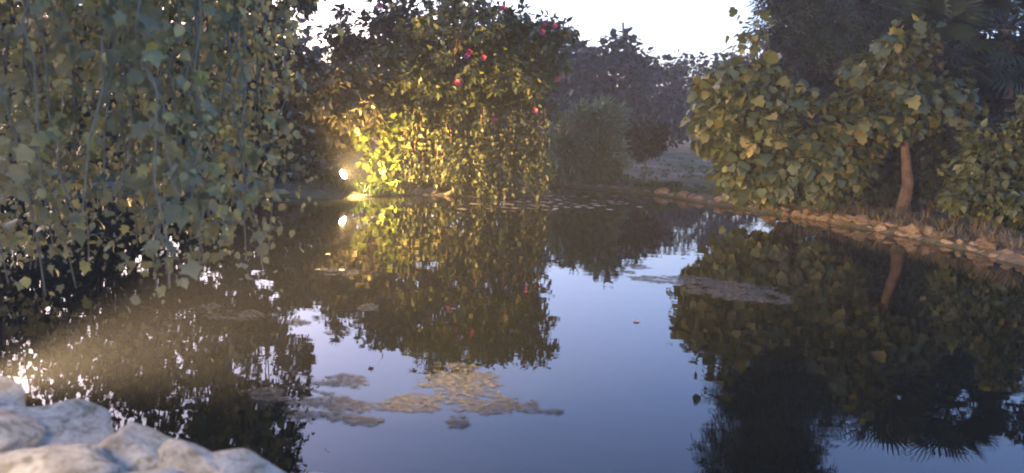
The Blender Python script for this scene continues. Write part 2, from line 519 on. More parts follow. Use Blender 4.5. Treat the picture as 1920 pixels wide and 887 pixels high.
# ------------------------------------------------------------------ trees beyond the pond, far to near
FAR = 'trees along the far edge of the field'
plant('round_tree', 'dark dome-crowned tree with a bare pole rising behind it', 'tree', base_at(1140, 40),
      [pxblob(1142, 150, 40, 72, 82), pxblob(1180, 130, 40, 38, 40), pxblob(1095, 160, 41, 40, 60), pxblob(1150, 215, 39, 75, 40)],
      M['leaf_far'], 'broad', 0.34, 170, 26, 0.6, 0.45, 0.22, seed=21, group=FAR)
plant('round_tree', 'low dark tree in the skyline dip between pole tree and leafy shrub', 'tree', base_at(1235, 47),
      [pxblob(1232, 180, 47, 55, 62), pxblob(1260, 210, 46, 60, 40)], M['leaf_far'], 'broad', 0.36, 130, 24, 0.7, 0.4, 0.2, seed=22, group=FAR)
plant('feathery_tree', 'thin feathery tree top on the skyline left of the leafy shrub', 'tree', base_at(1290, 52),
      [pxblob(1292, 160, 52, 30, 68), pxblob(1300, 200, 52, 50, 45), pxblob(1270, 130, 52, 14, 30)], M['leaf_far'], 'broad', 0.28, 130, 16, 0.55, 0.2, 0.16, seed=23, group=FAR)
plant('feathery_tree', 'low feathery tree half hidden behind left edge of the leafy shrub', 'tree', base_at(1350, 55),
      [pxblob(1352, 180, 55, 50, 70), pxblob(1395, 170, 55, 40, 70)], M['leaf_far'], 'broad', 0.34, 130, 20, 0.7, 0.3, 0.2, seed=24, group=FAR)
plant('round_tree', 'dark far tree showing between the flowering bush and dome-crowned tree', 'tree', base_at(1030, 44),
      [pxblob(1035, 150, 44, 70, 70), pxblob(1000, 130, 45, 70, 80)], M['leaf_far'], 'broad', 0.36, 150, 24, 0.75, 0.4, 0.2, seed=25, group=FAR)
# wide belt behind, left and right of the view and round the camera's sides
for k, (x, y, r, h, lab) in enumerate([
        (-24, 36, 4.5, 6, 'far dark tree behind the left bank, leftmost of the belt'), (-15, 40, 4.5, 6.2, 'far dark tree behind the left bank, middle of the belt'),
        (-6.5, 44, 4.5, 6.5, 'far dark tree glimpsed above the garden lamp'), (24, 46, 5, 8, 'far dark tree behind the tall feathery tree'), (36, 44, 6, 9, 'far dark tree behind the fan palms')]):
    z = ground_z(x, y)
    plant('round_tree', lab, 'tree', (x, y, z), [((x, y, z + h * 0.55), (r, r * 0.8, h * 0.45)), ((x + 1, y, z + h * 0.3), (r * 1.1, r * 0.8, h * 0.3))],
          M['leaf_far'], 'broad', 0.4, 140, 22, 1.0, 0.45, 0.25, seed=30 + k, group=FAR)

# bare pole
tb = Tubes(); pb = D(1168, 240, 41)
tb.add([(pb.x, pb.y, 0.2), (pb.x, pb.y, 4.0), D(1168, 42, 41)], [0.09, 0.08, 0.06], 8)
tb.add([D(1168, 60, 41) + Vector((-0.25, 0, 0)), D(1168, 60, 41) + Vector((0.25, 0, 0))], [0.03, 0.03], 6)
tag(link('utility_pole', tb.mesh('utility_pole', M['bark'])), 'slim bare pole sticking up above the dome-crowned tree', 'pole')

plant('grey_bush', 'soft grey-green bush on the far bank beside the flowering bush', 'bush', base_at(1105, 19.5),
      [pxblob(1095, 268, 19.5, 60, 68), pxblob(1135, 240, 19.5, 28, 45), pxblob(1060, 290, 19, 40, 45), pxblob(1120, 305, 19.2, 55, 32)],
      M['leaf_grey'], 'slim', 0.22, 170, 60, 0.22, 0.25, 0.04, multi=4, seed=40, droop=-0.2, tip_rand=0.4)
plant('small_tree', 'little bare-stemmed tree with thin crown on the lawn', 'tree', base_at(1203, 20.5),
      [pxblob(1215, 238, 20.5, 40, 32), pxblob(1240, 250, 20.3, 28, 26), pxblob(1192, 255, 20.5, 26, 24), pxblob(1212, 275, 20.3, 34, 20)],
      M['leaf_far'], 'oval', 0.11, 90, 30, 0.2, 0.2, 0.035, top=D(1210, 245, 20.5), limb_n=40, seed=41)

# left bank, dark mass behind the hanging branches
LB = 'tall dark trees on the left bank'
plant('dark_tree', 'tall dark tree on the left bank at the photo edge', 'tree', base_at(40, 15.5),
      [pxblob(60, 165, 15.5, 190, 120, 1.6), pxblob(30, 60, 15.5, 140, 70, 1.4), pxblob(60, -60, 16, 120, 60, 1.2), pxblob(-140, 60, 15.5, 140, 150, 1.4), pxblob(80, 300, 14.8, 170, 70, 1.0)],
      M['leaf_dark'], 'oval', 0.17, 300, 46, 0.34, 0.3, 0.16, seed=50, group=LB)
plant('dark_tree', 'tall dark tree on the left bank behind the hanging branches, middle one', 'tree', base_at(270, 16.2),
      [pxblob(280, 150, 16.2, 170, 120, 1.6), pxblob(300, 20, 16.2, 140, 80, 1.2), pxblob(280, -90, 16.2, 110, 60, 1.2), pxblob(270, 300, 15, 150, 60, 1.0)],
      M['leaf_dark'], 'oval', 0.17, 280, 46, 0.34, 0.3, 0.16, seed=51, group=LB)
plant('dark_tree', 'tallest dark tree on the left bank, just left of the garden lamp', 'tree', base_at(470, 15.4),
      [pxblob(465, 160, 15.4, 120, 120, 1.3), pxblob(480, -30, 15.4, 90, 120, 1.2), pxblob(450, -230, 15.4, 100, 130, 1.3), pxblob(460, 300, 14.6, 110, 60, 0.9)],
      M['leaf_dark'], 'oval', 0.16, 290, 46, 0.32, 0.3, 0.16, seed=52, group=LB)
plant('dark_tree', 'airy dark tree behind the flowering bush, sky showing through its top', 'tree', base_at(800, 18.2),
      [pxblob(720, 60, 18.2, 100, 62, 1.3), pxblob(840, 40, 18.2, 130, 70, 1.5), pxblob(640, 120, 18.2, 75, 42, 1.0), pxblob(960, 80, 18.2, 90, 66, 1.2), pxblob(800, 160, 18.4, 230, 90, 1.4)],
      M['leaf_dark'], 'oval', 0.17, 330, 26, 0.3, 0.25, 0.15, seed=53, limb_n=70, group=LB)
plant('brown_shrub', 'brownish shrub rising behind the lit garden lamp', 'shrub', base_at(610, 15.0),
      [pxblob(600, 215, 15.0, 85, 85, 0.9), pxblob(660, 190, 15.0, 60, 70, 0.8), pxblob(580, 310, 14.6, 80, 45, 0.7)],
      M['leaf_brown'], 'oval', 0.13, 170, 50, 0.25, 0.3, 0.05, multi=4, seed=54)

# ------------------------------------------------------------------ flowering bush and lime bush by the lamp
hib = plant('flowering_bush', 'large bush with red flowers hanging over the far water edge', 'bush', base_at(880, 16.2),
      [pxblob(880, 110, 15.75, 150, 75, 1.0), pxblob(960, 170, 15.75, 95, 100, 0.9), pxblob(800, 200, 15.75, 115, 90, 0.9), pxblob(875, 270, 15.65, 140, 75, 0.8),
       pxblob(900, 45, 15.95, 90, 50, 0.9), pxblob(1010, 110, 15.85, 50, 50, 0.7), pxblob(720, 130, 15.85, 60, 40, 0.6), pxblob(1040, 60, 15.95, 36, 20, 0.5)],
      M['leaf_hib'], 'oval', 0.125, 420, 34, 0.24, 0.35, 0.10, multi=7, limb_n=110, seed=60, bark='stem', tip_rand=0.5)
# hanging leafy stems along its water side
g = np.random.default_rng(61); random.seed(61)
tb = Tubes(); pp = []
for k in range(95):
    px = 740 + 285 * random.random() ** 0.9
    y = random.uniform(14.75, 15.35)
    t_ = D(px, random.uniform(200, 270), y); e_ = D(px + random.uniform(-10, 10), random.uniform(325, 372), y - 0.1)
    e_.z = max(e_.z, 0.04)
    pts = bent(t_, e_, 5, 0.035)
    tb.add(pts, [0.0065 - 0.0008 * i for i in range(6)], 4)
    for i in range(64):
        a = random.random()
        q = Vector(t_).lerp(e_, a)
        pp.append((q.x + random.gauss(0, .07), q.y + random.uniform(-.16, .05), max(0.05, q.z)))
link('hanging_stem', tb.mesh('hanging_stem', M['stem']), hib)['kind'] = 'stuff'
pp = np.array(pp); N = len(pp)
td = g.normal(0, 0.7, (N, 3)) + np.array([0, -0.3, -0.6])
link('hanging_foliage', leaf_cloud('hanging_foliage', 'oval', pp, 0.105 * g.uniform(0.6, 1.4, N), leaf_frames(N, td, 0.3, 0.5, g), M['leaf_hib'], g), hib)['kind'] = 'stuff'
# flowers
fmat, nt, b, out = new_mat('red_petal')
b.inputs['Base Color'].default_value = (0.20, 0.006, 0.03, 1); b.inputs['Roughness'].default_value = 0.5
fv, ff = [], []
for k in range(5):
    a0 = k * 2 * math.pi / 5
    v, f = LEAF['broad']
    ca, sa = math.cos(a0), math.sin(a0)
    ff.append(f + len(fv) * len(v))
    fv.append(np.stack([v[:, 0] * 1.3 * ca - v[:, 1] * sa, v[:, 0] * 1.3 * sa + v[:, 1] * ca, 0.45 * v[:, 1]], 1))
fme = np_mesh('flower', np.concatenate(fv) * 0.068, [np.concatenate(ff)], fmat)
fl = [(1003, 207), (925, 222), (874, 106), (880, 98), (862, 157), (1016, 60), (1020, 45), (943, 16), (906, 108), (1040, 50), (712, 10), (858, 155), (1045, 148)]
for px, py in fl:
    p = D(px, py, random.uniform(14.55, 14.9))
    q = Vector((random.uniform(-.5, .5), -1, random.uniform(-.2, .5))).to_track_quat('Z', 'Y')
    link('flower', fme, hib, Matrix.Translation(p) @ q.to_matrix().to_4x4())

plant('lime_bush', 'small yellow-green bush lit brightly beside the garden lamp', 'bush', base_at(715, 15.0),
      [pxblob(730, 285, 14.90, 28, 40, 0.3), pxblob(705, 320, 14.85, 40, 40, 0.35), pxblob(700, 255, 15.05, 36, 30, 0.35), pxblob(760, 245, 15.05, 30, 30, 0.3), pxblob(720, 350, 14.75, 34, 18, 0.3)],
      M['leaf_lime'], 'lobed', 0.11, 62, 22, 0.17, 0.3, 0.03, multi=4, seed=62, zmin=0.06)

# ------------------------------------------------------------------ right bank trees
plant('feathery_evergreen', 'tall dense blue-green evergreen tree behind the leafy shrub', 'tree', base_at(1570, 17.5),
      [pxblob(1540, 60, 17.5, 105, 190, 1.3), pxblob(1620, 120, 17.5, 100, 160, 1.3), pxblob(1520, -160, 17.5, 90, 150, 1.1), pxblob(1590, -260, 17.5, 90, 160, 1.1), pxblob(1590, 280, 17.3, 120, 90, 1.2), pxblob(1500, 190, 17.5, 60, 90, 0.9), pxblob(1495, 30, 17.5, 60, 90, 1.0)],
      M['leaf_blue'], 'sprig', 0.34, 640, 28, 0.38, 0.35, 0.2, seed=70, droop=0.35)
plant('dark_tree', 'dark broad tree behind the fan palms on the right bank', 'tree', base_at(1800, 16.5),
      [pxblob(1790, 190, 16.5, 140, 80, 1.2), pxblob(1880, 150, 16.5, 110, 80, 1.2), pxblob(1740, 290, 15.5, 140, 75, 1.0), pxblob(1890, 280, 15.5, 120, 90, 1.0), pxblob(2000, 120, 16.5, 100, 150, 1.2)],
      M['leaf_blue'], 'oval', 0.16, 330, 44, 0.32, 0.35, 0.15, seed=71)

plant('dark_tree', 'tall dark tree filling the gap between evergreen and fan palms', 'tree', base_at(1730, 19),
      [pxblob(1720, 60, 19, 110, 110, 1.3), pxblob(1700, 200, 19, 130, 110, 1.3), pxblob(1840, 70, 19.5, 90, 60, 1.2)],
      M['leaf_blue'], 'oval', 0.18, 230, 44, 0.38, 0.3, 0.16, seed=72)

def fan_palm(label, px, y, py_crown, n, size, seed):
    random.seed(seed)
    bs = Vector(base_at(px, y)); top = D(px, py_crown, y)
    root = empty('fan_palm', bs, label, 'palm', 'fan palms on the right bank')
    tb = Tubes()
    pts = [bs - Vector((0, 0, .1)), bs.lerp(top, 0.3) + Vector((.05, 0, 0)), bs.lerp(top, 0.7), top]
    tb.add(pts, [0.2, 0.16, 0.14, 0.12], 10)
    for k in range(9):       # leaf-base rings
        p = bs.lerp(top, 0.15 + 0.09 * k)
        tb.add([p, p + Vector((0, 0, .05))], [0.19, 0.13], 10)
    link('trunk', tb.mesh('trunk', M['bark']), root)
    V, Fc = [], []
    K = 22
    V.append((0, 0, 0)); V.append((0.025, 0, 0)); V.append((0.02, 0.55, 0.02)); V.append((-0.02, 0.55, 0.02)); V.append((-0.025, 0, 0))
    Fc.append((1, 2, 3)); Fc.append((1, 3, 4))
    for i in range(K):
        a = math.radians(-105 + 210 * i / (K - 1))
        L = 0.75 * (1 - 0.25 * abs(a) / 1.9)
        d = Vector((math.sin(a), math.cos(a), 0)); s = Vector((d.y, -d.x, 0))
        c = Vector((0, 0.55, 0.02)); nb = len(V)
        mid = c + d * L * 0.55; tip = c + d * L + Vector((0, 0, -0.16))
        V += [tuple(c), tuple(mid + s * 0.032 + Vector((0, 0, .015))), tuple(mid - s * 0.032 - Vector((0, 0, .01))), tuple(tip)]
        Fc += [(nb, nb + 1, nb + 2), (nb + 1, nb + 3, nb + 2)]
    me = np_mesh('frond', np.array(V), [np.array(Fc)], M['palm'])
    for k in range(n):
        az = k * 2.399 + random.uniform(-.2, .2); el = math.radians(75 - 140 * k / n)
        d = Vector((math.cos(az) * math.cos(el), math.sin(az) * math.cos(el), math.sin(el)))
        up = Vector((0, 0, 1)) if abs(d.z) < 0.95 else Vector((1, 0, 0))
        x = d.cross(up).normalized(); nn = x.cross(d)
        s = size * random.uniform(0.85, 1.15)
        mw = Matrix(((x.x, d.x, nn.x, 0), (x.y, d.y, nn.y, 0), (x.z, d.z, nn.z, 0), (0, 0, 0, 1)))
        link('frond', me, root, Matrix.Translation(top + Vector((0, 0, -0.015 * k))) @ mw @ Matrix.Scale(s, 4))
    return root
fan_palm('fan palm with dark crown above the leaning lit trunk', 1755, 14.6, 75, 40, 1.05, 80)
fan_palm('fan palm with spiky crown at the top right corner', 1885, 15.6, 40, 40, 1.15, 81)

plant('leafy_shrub', 'broad-leaved shrub with yellowing leaves lit on the right bank', 'shrub', base_at(1480, 15.1),
      [pxblob(1400, 215, 14.2, 95, 90, 0.9), pxblob(1500, 260, 14.0, 110, 90, 0.9), pxblob(1440, 300, 13.8, 80, 70, 0.7), pxblob(1560, 310, 13.6, 75, 60, 0.6), pxblob(1345, 230, 14.4, 48, 70, 0.6),
       pxblob(1570, 345, 13.3, 52, 36, 0.4), pxblob(1430, 150, 14.4, 55, 38, 0.5), pxblob(1410, 335, 13.7, 62, 42, 0.6), pxblob(1480, 350, 13.5, 70, 36, 0.5), pxblob(1400, 60, 14.4, 14, 34, 0.2)],
      M['leaf_fig'], 'fig', 0.165, 230, 22, 0.30, 0.3, 0.09, multi=6, limb_n=130, seed=90, bark='bark_pale', parts=300, part_mat=M['leaf_fig1'], zmin=0.38, droop=0.6, extra=[tuple(D(px_, py_, 14.3)) for px_, py_ in ((1396, 70), (1408, 45), (1388, 95), (1412, 85), (1440, 75), (1385, 35), (1350, 120), (1425, 20))])
plant('leaning_tree', 'small broad-leaved tree with leaning trunk lit orange', 'tree', base_at(1692, 13.6),
      [pxblob(1690, 190, 13.6, 85, 55, 0.7), pxblob(1660, 120, 13.6, 60, 55, 0.5), pxblob(1755, 190, 13.6, 50, 45, 0.5), pxblob(1620, 225, 13.5, 70, 40, 0.6), pxblob(1700, 80, 13.7, 36, 30, 0.3)],
      M['leaf_fig'], 'fig', 0.165, 115, 18, 0.30, 0.3, 0.13, top=D(1712, 180, 13.6), limb_n=80, seed=91, bark='bark_pale', parts=200, part_mat=M['leaf_fig1'], droop=0.6)
plant('dark_shrub', 'dark green shrub on the right bank at the photo edge', 'shrub', base_at(1880, 12.2),
      [pxblob(1870, 310, 12.2, 80, 70, 0.7), pxblob(1830, 370, 11.9, 60, 36, 0.5), pxblob(1930, 260, 12.4, 90, 90, 0.8), pxblob(1930, 390, 11.5, 70, 40, 0.5)],
      M['leaf_hib'], 'oval', 0.13, 170, 40, 0.24, 0.3, 0.05, multi=5, seed=92, zmin=0.2)
plant('low_shrub', 'low dark shrub in the shade behind the leaning trunk', 'shrub', base_at(1640, 15.2),
      [pxblob(1640, 320, 15.2, 80, 55, 0.7), pxblob(1750, 300, 14.2, 52, 75, 0.4)], M['leaf_dark'], 'oval', 0.14, 110, 40, 0.26, 0.3, 0.04, multi=4, seed=93, zmin=0.2)

# ------------------------------------------------------------------ near-left weeping tree with hanging leafy branches
g = np.random.default_rng(100); random.seed(100)
wb = Vector((-4.6, 3.6, ground_z(-4.6, 3.6)))
weep = empty('weeping_tree', wb, 'pale leafy branches hanging in long strands in the left foreground', 'tree')
tb = Tubes()
fork = wb + Vector((0.35, 0.5, 2.3))
tb.add(bent(wb - Vector((0, 0, .1)), fork, 6, 0.03), [0.2, 0.16, 0.15, 0.14, 0.13, 0.12, 0.11], 9)
ends = []
for k in range(12):
    e = Vector((random.uniform(-3.4, -1.45), random.uniform(3.5, 6.2), random.uniform(2.7, 3.7)))
    pts = bent(fork, e, 6, 0.04, 0.16)
    tb.add(pts, [0.07 - 0.009 * i for i in range(7)], 6)
    ends += pts[2:]
link('trunk', tb.mesh('trunk', M['bark']), weep)
tb = Tubes(); LP, LT = [], []
for k in range(74):
    px = random.uniform(-90, 520); y = random.uniform(3.9, 6.6)
    bot = random.choice([random.uniform(440, 600), random.uniform(300, 520), random.uniform(120, 420)])
    e_ = D(px, bot, y); e_.z = max(e_.z, 0.12)
    t_ = Vector((e_.x + random.uniform(-.5, .35), e_.y + random.uniform(-.2, .2), random.uniform(2.5, 3.3)))
    near = min(ends, key=lambda q: (q - t_).length)
    pts = bent(near, t_, 3, 0.05, 0.1)[:-1] + bent(t_, e_, 9, 0.022)
    n = len(pts)
    tb.add(pts, [0.011 * (1 - 0.75 * i / n) + 0.0015 for i in range(n)], 5)
    L = (t_ - e_).length
    for i in range(int(L * 19)):
        q = t_.lerp(e_, (i + random.random()) / (L * 19))
        if noise.noise((k * 3.3, q.z * 2.2, 0)) < -0.12: continue
        o_ = Vector((random.gauss(0, 1), random.gauss(0, 1), random.uniform(-.3, .6))) * random.uniform(0.02, 0.14)
        LP.append(tuple(q + o_)); LT.append((o_.x * 5, o_.y * 5, -0.8))
link('hanging_branch', tb.mesh('hanging_branch', M['vine']), weep)['kind'] = 'stuff'
for k in range(500):            # canopy above
    q = random.choice(ends)
    LP.append((q.x + random.gauss(0, .35), q.y + random.gauss(0, .35), q.z + random.gauss(0.1, .22))); LT.append((random.gauss(0, .7), random.gauss(0, .7), -0.5))
LP, LT = np.array(LP), np.array(LT); N = len(LP)
# finer foliage: small leaves on side twigs around the strands
K = 10000
src = g.integers(0, N, K)
SP = LP[src] + g.normal(0, 1, (K, 3)) * np.array([0.13, 0.13, 0.12]) + np.array([0, 0.12, 0])
SP[:, 2] = np.maximum(SP[:, 2], 0.1)
ST = g.normal(0, 0.6, (K, 3)) + np.array([0, 0, -0.6])
link('small_foliage', leaf_cloud('small_foliage', 'broad', SP, 0.058 * g.uniform(0.4, 1.4, K), leaf_frames(K, ST, 0.4, 0.7, g), M['leaf_vine'], g), weep)['kind'] = 'stuff'
LS = 0.08 * g.uniform(0.4, 1.5, N)
LF = leaf_frames(N, LT, 0.35, 0.6, g)
inview = (LP[:, 2] < 2.2)
order = np.argsort(np.linalg.norm(LP - np.array(cam_loc), axis=1) + np.where(inview, 0, 50))
v, f = LEAF['lobed']
lme = np_mesh('leaf', v, [f], M['leaf_vine1'])
for k in order[:300]:
    link('leaf', lme, weep, Matrix([[*(LF[k][i] * LS[k]), LP[k][i]] for i in range(3)] + [[0, 0, 0, 1]]))
rest = order[300:]
link('foliage', leaf_cloud('foliage', 'lobed', LP[rest], LS[rest], LF[rest], M['leaf_vine'], g), weep)['kind'] = 'stuff'

# ------------------------------------------------------------------ stones
def stone_mesh(name, seed, sub, amp, mat, fr=1.3):
    bm = bmesh.new()
    bmesh.ops.create_icosphere(bm, subdivisions=sub, radius=0.5)
    rs = random.Random(seed)
    cuts = [(Vector((rs.gauss(0, 1), rs.gauss(0, 1), rs.gauss(0, 1))).normalized(), rs.uniform(0.24, 0.40)) for _ in range(8)]
    for vv in bm.verts:
        p = vv.co.copy()
        for nrm, dd in cuts:
            t = p.dot(nrm)
            if t > dd: p -= nrm * (t - dd) * 0.95
        p *= 1 + amp * noise.noise(p * fr * 2 + Vector((seed * 3.7, 0, 0))) + amp * 0.45 * noise.noise(p * fr * 6 + Vector((0, seed * 1.3, 0)))
        vv.co = p
    me = bpy.data.meshes.new(name); bm.to_mesh(me); bm.free()
    for po in me.polygons: po.use_smooth = sub > 2
    me.materials.append(mat)
    return me
SM = [stone_mesh('stone', i, 2, 0.30, M['stone']) for i in range(9)]
SB = [stone_mesh('stone', 40 + i, 4, 0.17, M['stone_near']) for i in range(8)]

def along(path, step):
    out, carry = [], 0.0
    for (a, b_) in zip(path[:-1], path[1:]):
        a, b_ = Vector((*a, 0)), Vector((*b_, 0)); L = (b_ - a).length; t = carry
        while t < L:
            out.append((a.lerp(b_, t / L), (b_ - a).normalized())); t += step * random.uniform(0.8, 1.25)
        carry = t - L
    return out
def edging(label, path, step, size, courses=1, z0=0.02, seed=1, inset=0.06, skip=0.0):
    random.seed(seed)
    root = empty('stone_edging', (path[0][0], path[0][1], 0), label, 'stone edging', 'stone edging round the pond')
    for c in range(courses):
        for p, d in along(path, step):
            if random.random() < skip * (1 + c) or math.hypot(p.x + 2.9, p.y - 13.9) < 1.0: continue
            out_ = Vector((d.y, -d.x, 0))
            if float(pond_sd(np.array([p.x + out_.x * .3]), np.array([p.y + out_.y * .3]))[0]) < 0: out_ = -out_
            s = size * random.choice([random.uniform(0.5, 0.8), random.uniform(0.8, 1.15), random.uniform(1.0, 1.45)])
            q = p + out_ * (inset + c * 0.07 + random.uniform(-.03, .05)) + d * random.uniform(-.04, .04)
            q.z = z0 + s * 0.22 + c * size * 0.5 + random.uniform(-.02, .02)
            mw = Matrix.Translation(q) @ Matrix.Rotation(math.atan2(d.y, d.x) + random.uniform(-.3, .3), 4, 'Z') @ Matrix.Rotation(random.uniform(-.15, .15), 4, 'X') \
                @ Matrix.Diagonal((s * random.uniform(1.1, 1.55), s * random.uniform(.8, 1.1), s * random.uniform(.6, .85), 1))
            link('stone', random.choice(SM), root, mw)
    return root
pl = [tuple(p) for p in pond]
edging('pale stones edging the far bank behind the sky reflection', pl[0:5], 0.29, 0.24, 1, 0.02, 5, 0.12)
edging('lit stone edging along the right bank below the shrubs', pl[4:12], 0.23, 0.20, 2, -0.02, 6, 0.08)
edging('stones edging the left bank under the garden lamp', pl[25:34], 0.32, 0.24, 1, 0.0, 7, 0.08, 0.1)
# upright odd stone and heap on the far bank
random.seed(9)
near = empty('boulder_edging', (-2.2, 3.4, 0), 'large pale boulders edging the near bank in the bottom left corner', 'boulders')
# (px, py of the stone's middle, size x, y, z, turn)
for i, (px, py, z, sx, sy, sz, rz) in enumerate([
        (40, 785, 0.12, 0.62, 0.55, 0.42, 0.3), (40, 868, 0.14, 0.60, 0.50, 0.40, -0.2), (220, 822, 0.11, 0.54, 0.46, 0.38, 0.5),
        (110, 885, 0.15, 0.44, 0.40, 0.36, 1.0), (375, 852, 0.10, 0.60, 0.50, 0.36, -0.35), (270, 905, 0.14, 0.45, 0.42, 0.36, 0.2), (480, 872, 0.08, 0.46, 0.42, 0.32, 0.4),
        (150, 772, 0.03, 0.20, 0.18, 0.16, 0.4), (-130, 730, 0.14, 0.66, 0.55, 0.42, 0.1), (-100, 830, 0.16, 0.6, 0.5, 0.42, 0.8), (590, 940, 0.04, 0.5, 0.42, 0.28, 0.1),
        (370, 960, 0.14, 0.5, 0.42, 0.34, 0.1), (180, 965, 0.17, 0.5, 0.42, 0.34, 0.6), (560, 893, 0.06, 0.40, 0.34, 0.28, 0.3), (720, 990, 0.06, 0.5, 0.42, 0.30, 0.1), (-260, 690, 0.12, 0.6, 0.5, 0.4, 0.6)]):
    p = P(px, py + 18, z)
    link('boulder', SB[i % 8], near, Matrix.Translation((p.x, p.y, z - 0.085)) @ Matrix.Rotation(rz, 4, 'Z') @ Matrix.Diagonal((sx * 1.16, sy * 1.14, sz * 1.05, 1)))

# ------------------------------------------------------------------ grass and herbs
def tufts(name, label, pts, n, h, mat, seed, lean=0.5, width=0.012):
    g = np.random.default_rng(seed)
    V, Fc, A = [], [], []
    for (x, y, z) in pts:
        for k in range(n):
            a = g.uniform(0, 6.28); L = h * g.uniform(0.4, 1.2); r = g.uniform(0, 0.09)
            b0 = np.array([x + r * math.cos(a), y + r * math.sin(a), z])
            o_ = np.array([math.cos(a), math.sin(a), 0]); s = np.array([-math.sin(a), math.cos(a), 0]) * width
            m1 = b0 + o_ * L * lean * 0.35 + np.array([0, 0, L * 0.6]); t1 = b0 + o_ * L * lean + np.array([0, 0, L * (0.95 - 0.3 * lean)])
            nb = len(V); V += [b0 - s, b0 + s, m1 + s * .8, m1 - s * .8, t1]
            Fc += [(nb, nb + 1, nb + 2), (nb, nb + 2, nb + 3), (nb + 3, nb + 2, nb + 4)]; A += [g.random()] * 5
    o = link(name, np_mesh(name, np.array(V), [np.array(Fc)], mat, A))
    return tag(o, label, 'grass', kind='stuff')
random.seed(12)
pts = []
for p, d in along(pl[4:10], 0.10):
    for _ in range(2):
        s = random.uniform(-0.02, 0.8); x, y = p.x + s * 0.75 + random.uniform(-.1, .1), p.y + s * 0.6
        pts.append((x, y, max(0.12, ground_z(x, y)) + random.uniform(0, .12)))
tufts('dry_grass', 'dry straw-coloured grass spilling over the right bank stones', pts, 18, 0.22, M['dry'], 13, 1.0, 0.006)
pts = []
for k in range(900):
    x, y = random.uniform(-1, 8), 16.6 + 16 * random.random() ** 1.6
    if float(pond_sd(np.array([x]), np.array([y]))[0]) > 0.25 and noise.noise((x * .5, y * .5, 2)) > -0.1: pts.append((x, y, ground_z(x, y)))
tufts('lawn_grass', 'short dull grass on the lawn beyond the far bank', pts, 12, 0.13, M['grass'], 14, 0.6, 0.012)
pts = []
for k in range(26):
    p = P(1238 + random.gauss(0, 16), 352, 0.2); pts.append((p.x, p.y + random.uniform(0, .4), 0.2))
tufts('green_herb', 'low bright green herb clump behind the far bank stones', pts, 16, 0.2, M['grass'], 15, 0.8, 0.02)

pts = []
for k in range(80):
    x, y = -3.0 + random.gauss(0, .55), 14.2 + random.gauss(0, .25)
    if float(pond_sd(np.array([x]), np.array([y]))[0]) > -0.05: pts.append((x, y, max(0.03, ground_z(x, y))))
tufts('bank_grass', 'unmown grass round the foot of the garden lamp', pts, 14, 0.22, M['grass'], 16, 0.8, 0.012)

# ------------------------------------------------------------------ floating algae mats and leaves
amat = rough_mat('algae_scum', [(0.3, (0.024, 0.021, 0.016)), (0.5, (0.05, 0.045, 0.034)), (0.7, (0.09, 0.082, 0.064))], 18, 0.7, 40, 0.8, 0.01)
nt = amat.node_tree; pb_ = nt.nodes['Principled BSDF']; ou_ = nt.nodes['Material Output']
fn = noise_node(nt, 30, 8, 0.75); fr_ = ramp(nt, fn.outputs['Fac'], [(0.40, (0.12, 0.12, 0.12)), (0.56, (0.85, 0.85, 0.85))])
tr_ = nt.nodes.new('ShaderNodeBsdfTransparent'); mxs = nt.nodes.new('ShaderNodeMixShader')
nt.links.new(fr_.outputs[0], mxs.inputs[0]); nt.links.new(tr_.outputs[0], mxs.inputs[1]); nt.links.new(pb_.outputs[0], mxs.inputs[2]); nt.links.new(mxs.outputs[0], ou_.inputs['Surface'])
def mat_patch(label, ells, seed, cell=0.008, thr=-0.14, rag=0.9):
    """thin ragged sheet: union of ellipses (px, py, half-width, half-height as seen), broken by noise"""
    E = []
    for px, py, rx, ry in ells:
        c = P(px, py); a = P(px, py - ry); b_ = P(px, py + ry); l = P(px + rx, py)
        E.append((c.x, c.y, (l - c).length, abs(a.y - b_.y) / 2))
    x0 = min(e[0] - e[2] * 1.4 for e in E); x1 = max(e[0] + e[2] * 1.4 for e in E)
    y0 = min(e[1] - e[3] * 1.4 for e in E); y1 = max(e[1] + e[3] * 1.4 for e in E)
    cell = max(cell, math.sqrt((x1 - x0) * (y1 - y0) / 60000))
    X, Y = np.meshgrid(np.arange(x0, x1, cell), np.arange(y0, y1, cell))
    fld = np.full(X.shape, -9.0)
    for cx, cy, rx, ry in E: fld = np.maximum(fld, 1 - np.hypot((X - cx) / rx, (Y - cy) / ry))
    nz = vnoise(X, Y, 3.0, seed) * 0.45 + vnoise(X * 0.6, Y, 9, seed + 5) * 0.45 + vnoise(X * 0.6, Y, 24, seed + 9) * 0.4 + vnoise(X, Y, 60, seed + 2) * 0.25
    fine = vnoise(X * 0.45, Y, 11, seed + 3) * 0.5 + vnoise(X * 0.5, Y, 30, seed + 7) * 0.45 + vnoise(X, Y, 75, seed + 4) * 0.3
    keep = (np.minimum(fld * 1.2, 0.22) + rag * (0.5 * nz + 0.9 * fine)) > thr + 0.08
    Z = 0.003 + 0.004 * np.clip(fld + rag * nz, 0, 0.6) + 0.003 * vnoise(X, Y, 30, seed)
    h, w = X.shape
    k = keep[:-1, :-1] & keep[1:, :-1] & keep[:-1, 1:] & keep[1:, 1:]
    i0 = (np.arange(h)[:, None] * w + np.arange(w)[None, :])
    a = i0[:-1, :-1][k]; fc = np.stack([a, a + 1, a + w + 1, a + w], 1)
    used, inv = np.unique(fc, return_inverse=True)
    V = np.stack([X.ravel(), Y.ravel(), np.maximum(Z.ravel(), 0.0025)], 1)[used]
    o = link('algae_mat', np_mesh('algae_mat', V, [inv.reshape(-1, 4)], amat, smooth=True))
    return tag(o, label, 'algae mat', 'scum mats floating on the pond')
